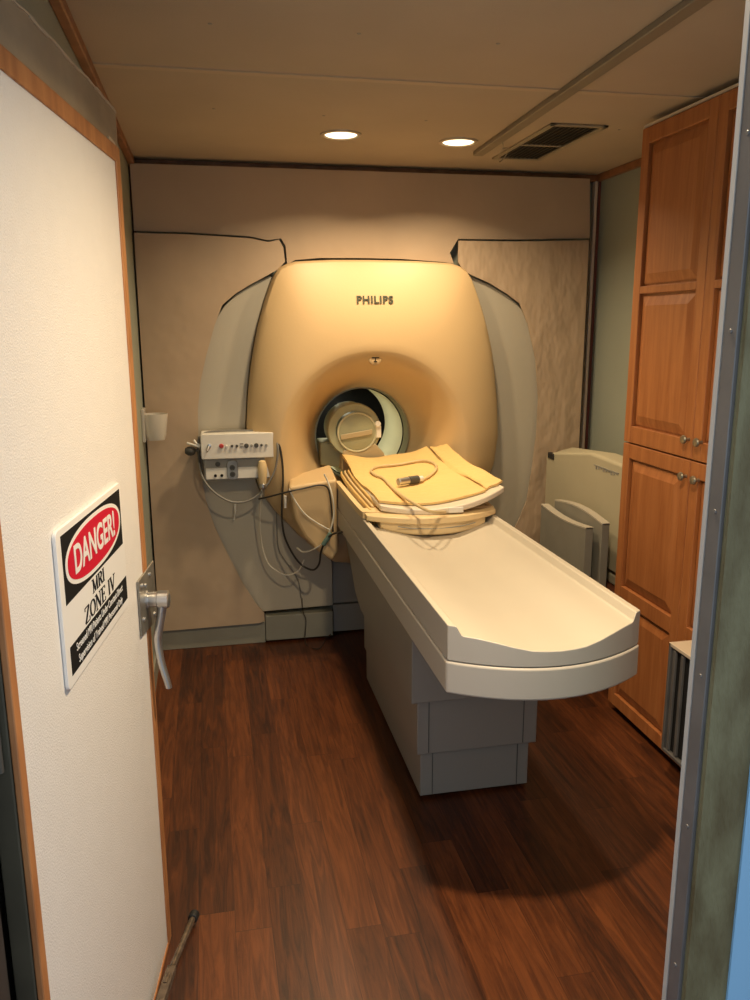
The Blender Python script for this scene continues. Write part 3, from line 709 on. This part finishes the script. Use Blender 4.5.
# cables round the box and table
def cable(name, label, pts, r, m, cat='cable'):
    bm = NB(); tube(bm, pts, r, 8, 6); return tag(obj(name, bm, m), label, cat)
cable('black_cable', 'thin black cable stretched from below the control box to the bore shoulder', [(0.205, 3.8, 0.791), (0.26, 3.7, 0.824), (0.324, 3.635, 0.853), (0.407, 3.635, 0.868), (0.472, 3.635, 0.879), (0.509, 3.63, 0.869), (0.521, 3.62, 0.828), (0.529, 3.62, 0.738), (0.532, 3.62, 0.656)], .0042, M_cabk)
cable('white_cable', 'thin white cable dropping from the handset in a low loop before the grey cover', [(0.22, 3.79, 0.851), (0.214, 3.8, 0.786), (0.209, 3.85, 0.676), (0.216, 3.88, 0.542), (0.242, 3.88, 0.448), (0.284, 3.86, 0.41), (0.331, 3.84, 0.392), (0.384, 3.82, 0.415), (0.413, 3.8, 0.476)], .0034, M_cabw2)
cable('white_cable', 'white cable hanging from the table end in a loop across the bore shoulder', [(0.495, 3.62, 0.933), (0.512, 3.62, 0.895), (0.527, 3.6, 0.837), (0.535, 3.6, 0.756), (0.52, 3.6, 0.681), (0.484, 3.62, 0.606), (0.439, 3.68, 0.558), (0.403, 3.74, 0.534), (0.378, 3.78, 0.544)], .0040, M_cabw2)
cable('white_cable', 'white cable running diagonally down the face of the bore shoulder', [(0.334, 3.635, 0.867), (0.364, 3.635, 0.804), (0.405, 3.635, 0.745), (0.46, 3.635, 0.7), (0.519, 3.625, 0.665)], .0036, M_cabw2)
cable('black_cable', 'long dark cable looping from the right of the control box low to the table', [(0.295, 3.81, 1.089), (0.315, 3.79, 1.015), (0.32, 3.77, 0.908), (0.311, 3.76, 0.79), (0.308, 3.76, 0.692), (0.32, 3.76, 0.603), (0.361, 3.76, 0.511), (0.403, 3.76, 0.458), (0.447, 3.72, 0.447), (0.474, 3.7, 0.481), (0.479, 3.66, 0.551), (0.498, 3.62, 0.619), (0.523, 3.56, 0.662), (0.552, 3.48, 0.69)], .0050, M_cabk)
cable('grey_cable', 'grey cable looped round and under the control box', [(-0.06, 3.83, 1.097), (-0.069, 3.86, 1.018), (-0.055, 3.82, 0.91), (-0.004, 3.8, 0.835), (0.077, 3.79, 0.785), (0.162, 3.79, 0.79), (0.23, 3.79, 0.841), (0.284, 3.79, 0.93), (0.301, 3.79, 1.025), (0.295, 3.81, 1.08)], .0050, M_cabg)
cable('grey_cable', 'dark cable lying along the top of the control box', [(-0.052, 3.85, 1.09), (-0.028, 3.86, 1.109), (0.046, 3.86, 1.114), (0.154, 3.86, 1.113), (0.248, 3.86, 1.108), (0.293, 3.84, 1.095)], .0045, M_cabg)
cable('floor_wire', 'thin dark wire curling on the base skirt and floor below the scanner', [(0.413, 3.94, 0.232), (0.416, 3.93, 0.16), (0.43, 3.925, 0.112), (.42, 3.88, .006), (.47, 3.80, .006), (.50, 3.84, .006), (.53, 3.92, .006), (.56, 3.93, .03)], .0022, M_cabk)
cable('grey_cable', 'grey cord hanging close against the grey side cover under the loops', [(0.296, 3.94, 0.752), (0.297, 3.945, 0.597), (0.304, 3.945, 0.493), (0.352, 3.95, 0.404), (0.396, 3.95, 0.327), (0.409, 3.95, 0.229)], .0028, M_cabg)
bm = NB(); c = Vector((0.095, 3.93, 0.709)); tube(bm, [c+Vector((0, 0, .035)), c+Vector((0, 0, .02)), c], .007, 10, smooth=False); tube(bm, [c, c+Vector((-.004, 0, -.02)), c+Vector((-.008, 0, -.045))], .004, 8, smooth=False)
tag(obj('hose_fitting', bm, M_white), 'small white hose fitting hanging below the control box', 'fitting')
bm = NB(); c = Vector((0.32, 3.76, 0.78)); tube(bm, [c+Vector((.006, 0, .03)), c+Vector((.006, 0, -.03))], .008, 10, smooth=False)
tag(obj('cable_clip', bm, M_white, None, bev=.002), 'white clip on the long dark cable right of the control box', 'clip')
bm = NB(); c0 = Vector((0.483, 3.61, 0.599)); c1 = Vector((0.52, 3.6, 0.657)); tube(bm, [c0, c1], .012, 10, smooth=False)
tag(obj('cable_clip', bm, M_teal, None, bev=.003), 'dull teal clip bundling the cables beside the table', 'clip')

# cup on the left wall
cu = thing('cup_holder', 'translucent plastic cup fixed to the left wall beyond the door edge', 'cup', (-.26, 3.86, 1.07))
bm = NB(); n = 28; rings = []
for (r, z, o_) in ((.040, 1.085, 1), (.048, 1.11, 1), (.060, 1.205, 1), (.0565, 1.205, 1), (.044, 1.115, 1), (.036, 1.092, 1)):
    rings.append([(-.255 + r*1.0*math.cos(2*PI*j/n), 3.84 + r*.9*math.sin(2*PI*j/n), z) for j in range(n)])
loft(bm, rings); keep(obj('cup', bm, M_cup), cu)
bm = NB(); bx(bm, XL+.001, -.298, 3.79, 3.89, 1.08, 1.23); keep(obj('wall_bracket', bm, M_cup, None, bev=.002), cu)

# ------------------------------------------------------------------ tall cabinet
cab = thing('tall_cabinet', 'tall honey oak wall cabinet with raised-panel doors along the right wall', 'cabinet', (1.79, 2.2, 0))
CY1, CY0 = 2.925, 1.50; CF = 1.60
bm = NB(); bx(bm, CF+.022, XR-.003, CY0, CY1-.002, .03, 2.300); keep(obj('carcass', bm, M_oak, None, bev=.002), cab)
bm = NB(); bx(bm, CF+.045, XR-.003, CY0, CY1-.02, 0, .03); keep(obj('plinth', bm, M_dark, None), cab)
bm = NB(); bx(bm, CF+.004, XR-.003, CY0, CY1, 2.300, 2.310); keep(obj('top_board', bm, M_cabw, None), cab)
def cab_door(y0, y1, z0, z1, panels, knob):
    """frame-and-raised-panel door in the plane x = CF, facing -x"""
    bm = NB(); bx(bm, CF+.017, CF+.021, y0, y1, z0, z1)
    st = panels[0][0]-y0
    bx(bm, CF, CF+.017, y0, panels[0][0], z0, z1); bx(bm, CF, CF+.017, panels[0][1], y1, z0, z1)
    zs = [z0] + sum([[p[2], p[3]] for p in sorted(panels, key=lambda p: p[2])], []) + [z1]
    for i in range(0, len(zs), 2): bx(bm, CF, CF+.017, panels[0][0], panels[0][1], zs[i], zs[i+1])
    d = keep(obj('cabinet_door', bm, M_oak, None, bev=.0035, seg=2), cab)
    for (a, b, c, e) in panels:
        bm = NB(); g = .008; w = .036
        o_ = [(a+g, c+g), (b-g, c+g), (b-g, e-g), (a+g, e-g)]; i_ = [(a+g+w, c+g+w), (b-g-w, c+g+w), (b-g-w, e-g-w), (a+g+w, e-g-w)]
        A_ = [bm.verts.new((CF+.017, y, z)) for y, z in o_]; B_ = [bm.verts.new((CF+.0015, y, z)) for y, z in i_]
        D_ = [bm.verts.new((CF+.0125, y, z)) for y, z in o_]
        for q in range(4):
            bm.faces.new((A_[q], A_[(q+1) % 4], D_[(q+1) % 4], D_[q])); bm.faces.new((D_[q], D_[(q+1) % 4], B_[(q+1) % 4], B_[q]))
        bm.faces.new(B_); bm.faces.new(A_)
        keep(obj('raised_panel', bm, M_oak, None, smooth=False), d)
    if knob:
        bm = NB(); lathe(bm, [(.006, 0), (.005, -.012), (.013, -.016), (.0155, -.022), (.013, -.027), (.006, -.0285)], (CF, knob[0], knob[1]), 'x', 24)
        keep(obj('knob', bm, M_knob, None, label='round pewter knob'), d)
ys = [2.925, 2.459, 1.993, 1.527]
for i in range(3):
    y1, y0 = ys[i]-.0015, ys[i+1]+.0015; a, b = y0+.048, y1-.050
    kn = (y0+.018) if i % 2 == 0 else (y1-.054)
    cab_door(y0, y1, 1.147, 2.297, [(a, b, 1.722+.015, 2.240), (a, b, 1.212, 1.722-.012)], (kn, 1.213))
    cab_door(y0, y1, .035, 1.141, [(a, b, .560, 1.084), (a, b, .088, .497)], (kn, 1.085))

# open holder fixed low on the cabinet
hr = thing('wall_holder', 'grey open-sided holder with black interior fixed low on the cabinet, partly behind the jamb', 'holder', (1.55, 2.25, .13))
bm = NB()
bx(bm, 1.50, 1.598, 2.335, 2.347, .135, .535); bx(bm, 1.50, 1.598, 2.05, 2.335, .135, .147)
keep(obj('holder_frame', bm, M_jamb, None, bev=.002), hr)
bm = NB(); bx(bm, 1.50, 1.598, 2.05, 2.347, .523, .536); keep(obj('holder_top', bm, M_cabw, None, bev=.002, label='beige top'), hr)
bm = NB(); bx(bm, 1.592, 1.5985, 2.05, 2.335, .147, .523); bx(bm, 1.575, 1.5985, 2.05, 2.225, .536, .62); keep(obj('back_plate', bm, M_black, None), hr)
bm = NB(); bx(bm, 1.514, 1.5915, 2.06, 2.334, .148, .522); keep(obj('dark_interior', bm, M_black, None), hr)
for y in (2.318, 2.272):
    bm = NB(); bx(bm, 1.503, 1.5135, y-.009, y+.006, .15, .515); keep(obj('divider', bm, M_jamb, None, bev=.002), hr)

# ------------------------------------------------------------------ things leaning behind the table on the right
sh = thing('wall_shelf', 'low dark reddish wood shelf fixed to the right wall in the back corner', 'shelf', (1.80, 3.4, .44))
bm = NB(); bx(bm, 1.53, XR-.001, 3.03, 3.74, .440, .465); keep(obj('shelf_board', bm, M_shelf, None, bev=.003), sh)
for y in (3.12, 3.65):
    bm = NB(); prism(bm, [(1.70, .439), (XR-.001, .439), (XR-.001, .20)], 'y', y-.01, y+.01); keep(obj('bracket', bm, M_dark), sh)
bm = NB(); bx(bm, 1.71, 1.955, 3.08, 3.70, .466, .520)
tag(obj('seat_pad', bm, M_beige, None, bev=.012, seg=3), 'thick beige pad on the low wall shelf beneath the large beige housing', 'pad')
# big beige housing cover leaning in the corner
bm = NB()
prof_ = [(3.04, .53), (3.04, .990), (3.10, 1.012), (3.40, 1.020), (3.84, .955), (3.90, .93), (3.90, .53)]
rings = [[(1.700+.0*z, y, z) for y, z in prof_], [(1.716, y + (.01 if y < 3.4 else -.02), z + .006) for y, z in prof_], [(1.80, y+(.03 if y < 3.4 else -.05), min(z, .99)+.035) for y, z in prof_], [(1.86, y+(.05 if y < 3.4 else -.1), min(z, .97)+.0) for y, z in prof_]]
loft(bm, rings)
for v in bm.verts:
    v.co.z = max(v.co.z, .522)
hb = tag(obj('housing_cover', bm, M_beige, None, bev=.010, seg=3), 'large beige plastic housing cover leaning in the right corner behind the table', 'equipment cover')
bm = NB(); bx(bm, 1.697, 1.7005, 3.13, 3.36, .972, .976)
for k_ in range(9): bx(bm, 1.697, 1.7003, 3.14+.024*k_, 3.152+.024*k_, .966-.004*(k_ % 3), .970)
scx = obj('scuff_marks', bm, M_midg, hb, smooth=False)
bm = NB(); bx(bm, 1.694, 1.72, 3.80, 3.87, .925, .955); obj('broken_corner', bm, M_black, hb, bev=.004)
# two arched boards standing on end
def arch_board(x, y0, y1, zt, rise, t, label):
    root = thing('arched_board', label, 'board', (x, (y0+y1)/2, .466), 0, 'arched grey boards in the right corner')
    def pol(e):
        P = [(y0+e, .466), (y1-e, .466)]; n = 14
        for i in range(n+1):
            f = i/n; P.append((y1-e + (y0-y1+2*e)*f, zt + rise*math.sin(PI*f) - e))
        return P
    bm = NB(); prism(bm, pol(0), 'x', x, x+t); keep(obj('board_face', bm, M_arch, None, bev=.002), root)
    bm = NB(); P = pol(0)[2:]
    loft(bm, [[(x-.001, y, z+.001), (x+t+.001, y, z+.001), (x+t+.001, y, z-.006), (x-.001, y, z-.006)] for y, z in P]); keep(obj('top_edge', bm, M_archl, None, label='pale top edge'), root)
arch_board(1.545, 3.10, 3.58, .750, -.016, .036, 'front grey board with dipped pale top edge standing behind the table')
arch_board(1.605, 3.07, 3.56, .772, .022, .034, 'rear grey board with arched pale top edge standing beside the beige housing')

# ------------------------------------------------------------------ ceiling fittings
def downlight(x, y, label, seen=True):
    t = thing('ceiling_light', label, 'ceiling light', (x, y, ZC), 0, 'recessed ceiling lights')
    bm = NB(); lathe(bm, [(.081, 0), (.080, -.005), (.068, -.007), (.064, -.002), (.064, 0)], (0, 0, 0), 'z', 40, False); obj('rim', bm, M_rim, t)
    bm = NB(); lathe(bm, [(.064, -.001), (.060, -.004), (.001, -.006)], (0, 0, 0), 'z', 40, False); obj('lens', bm, M_lens, t, label='glowing lens')
    return t
LS = [(.552, 3.375, 'left of the two round ceiling lights glowing before the scanner'), (1.046, 3.415, 'right of the two round ceiling lights, nearer the ceiling vent'),
      (.62, 1.50, None)]
POW = [8.6, 8.6, 24]
for (x, y, lab), pw in zip(LS, POW):
    if lab: downlight(x, y, lab)
    else: downlight(x, y, 'round ceiling light near the doorway, above the foot of the table' if x < .8 else 'round ceiling light near the doorway, beside the tall cabinet')
    ld = bpy.data.lights.new('downlight', 'AREA'); ld.shape = 'DISK'; ld.size = .10; ld.energy = pw; ld.color = (1.0, .77, .48); ld.spread = math.radians(140)
    lo = bpy.data.objects.new('downlight_lamp', ld); C.objects.link(lo); lo.location = (x, y, ZC-.012)
ld = bpy.data.lights.new('bore_lamp', 'AREA'); ld.shape = 'RECTANGLE'; ld.size = .16; ld.size_y = .25; ld.energy = 1.5; ld.color = (1.0, .95, .68)
lo = bpy.data.objects.new('bore_lamp', ld); C.objects.link(lo); lo.location = (CX-.10, YT+.36, CZ+.195)
bm = NB()
a = Vector((1.184, 3.585)); b = Vector((1.112, 1.10)); d = (b-a).normalized(); nn = Vector((d.y, -d.x))*-1
P = [a+nn*.026, a-nn*.018, b-nn*.018, b+nn*.026]
prism(bm, [tuple(p) for p in P], 'z', ZC-.020, ZC-.0005); tr = tag(obj('cable_track', bm, M_track, None, bev=.003), 'long narrow surface track running along the ceiling', 'ceiling track')
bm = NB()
P = [a+nn*.0262, a+nn*.034, b+nn*.034, b+nn*.0262]; prism(bm, [tuple(p) for p in P], 'z', ZC-.012, ZC-.0008); obj('track_painted_shadow', bm, M_darkg, tr)  # dark strip added as the shadow along the track's side
vt = thing('ceiling_vent', 'rectangular dark louvred air vent in the ceiling', 'vent', (1.41, 3.37, ZC))
bm = NB()
x0, x1, y0, y1 = 1.292, 1.525, 3.045, 3.700
bx(bm, x0, x0+.022, y0, y1, ZC-.008, ZC-.0005); bx(bm, x1-.022, x1, y0, y1, ZC-.008, ZC-.0005); bx(bm, x0, x1, y0, y0+.022, ZC-.008, ZC-.0005); bx(bm, x0, x1, y1-.022, y1, ZC-.008, ZC-.0005)
bx(bm, x0+.02, x1-.02, 3.40, 3.415, ZC-.007, ZC-.0005)
keep(obj('vent_frame', bm, M_vent, None, bev=.002), vt)
box_ = NB(); bx(box_, x0+.02, x1-.02, y0+.02, y1-.02, ZC-.0012, ZC-.0006); keep(obj('dark_duct', box_, M_black), vt)
for k_ in range(9):
    xx = x0+.032 + k_*.0205; bm = NB(); prism(bm, [(xx, ZC-.0065), (xx+.003, ZC-.0065), (xx+.009, ZC-.0014), (xx+.006, ZC-.0014)], 'y', y0+.022, y1-.022); keep(obj('louvre', bm, M_louv), vt)
cable('hanging_wire', 'thin wire hanging in a loop from the track beside the vent', [(1.188, 3.30, ZC-.012), (1.205, 3.32, ZC-.03), (1.225, 3.42, ZC-.050), (1.265, 3.52, ZC-.052), (1.285, 3.50, ZC-.03), (1.262, 3.42, ZC-.018), (1.235, 3.40, ZC-.022)], .0025, M_vent)
for (x, y) in ((0.042, 2.254, 2.334)[:2], (0.419, 2.254, 2.334)[:2], (0.798, 2.259, 2.334)[:2], (0.058, 3.075, 2.334)[:2], (0.446, 3.101, 2.334)[:2], (0.826, 3.104, 2.334)[:2], (1.598, 3.104, 2.334)[:2]):
    bm = NB(); lathe(bm, [(.006, 0), (.0055, -.0012), (.001, -.0016)], (x, y, ZC), 'z', 10)
    o = obj('screw_head', bm, M_midg); tag(o, 'small dark screw head in the ceiling panel', 'screw', 'screw heads in the ceiling panels')

# ------------------------------------------------------------------ world, camera, view
w = bpy.data.worlds.new('daylight'); bpy.context.scene.world = w; w.use_nodes = True
bg = w.node_tree.nodes['Background']; bg.inputs[0].default_value = (.74, .87, 1.0, 1); bg.inputs[1].default_value = .85
cam = bpy.data.cameras.new('camera'); co = bpy.data.objects.new('camera', cam); C.objects.link(co); bpy.context.scene.camera = co
f, pt, ro, ya = 807.83, math.radians(12.2277), math.radians(-.2265), math.radians(11.4419)
fw = Vector((math.sin(ya)*math.cos(pt), math.cos(ya)*math.cos(pt), -math.sin(pt))); r = Vector((math.cos(ya), -math.sin(ya), 0)); u = r.cross(fw)
r2 = math.cos(ro)*r + math.sin(ro)*u; u2 = -math.sin(ro)*r + math.cos(ro)*u
m3 = Matrix((r2, u2, -fw)).transposed().to_4x4(); m3.translation = Vector((0, 0, 1.6)); co.matrix_world = m3
cam.sensor_fit = 'VERTICAL'; cam.sensor_height = 36; cam.sensor_width = 27; cam.lens = f/1000*36; cam.clip_start = .02
s = bpy.context.scene; s.view_settings.view_transform = 'Standard'; s.view_settings.look = 'None'; s.view_settings.gamma = 1; s.view_settings.exposure = 0.12
s.view_settings.use_curve_mapping = False
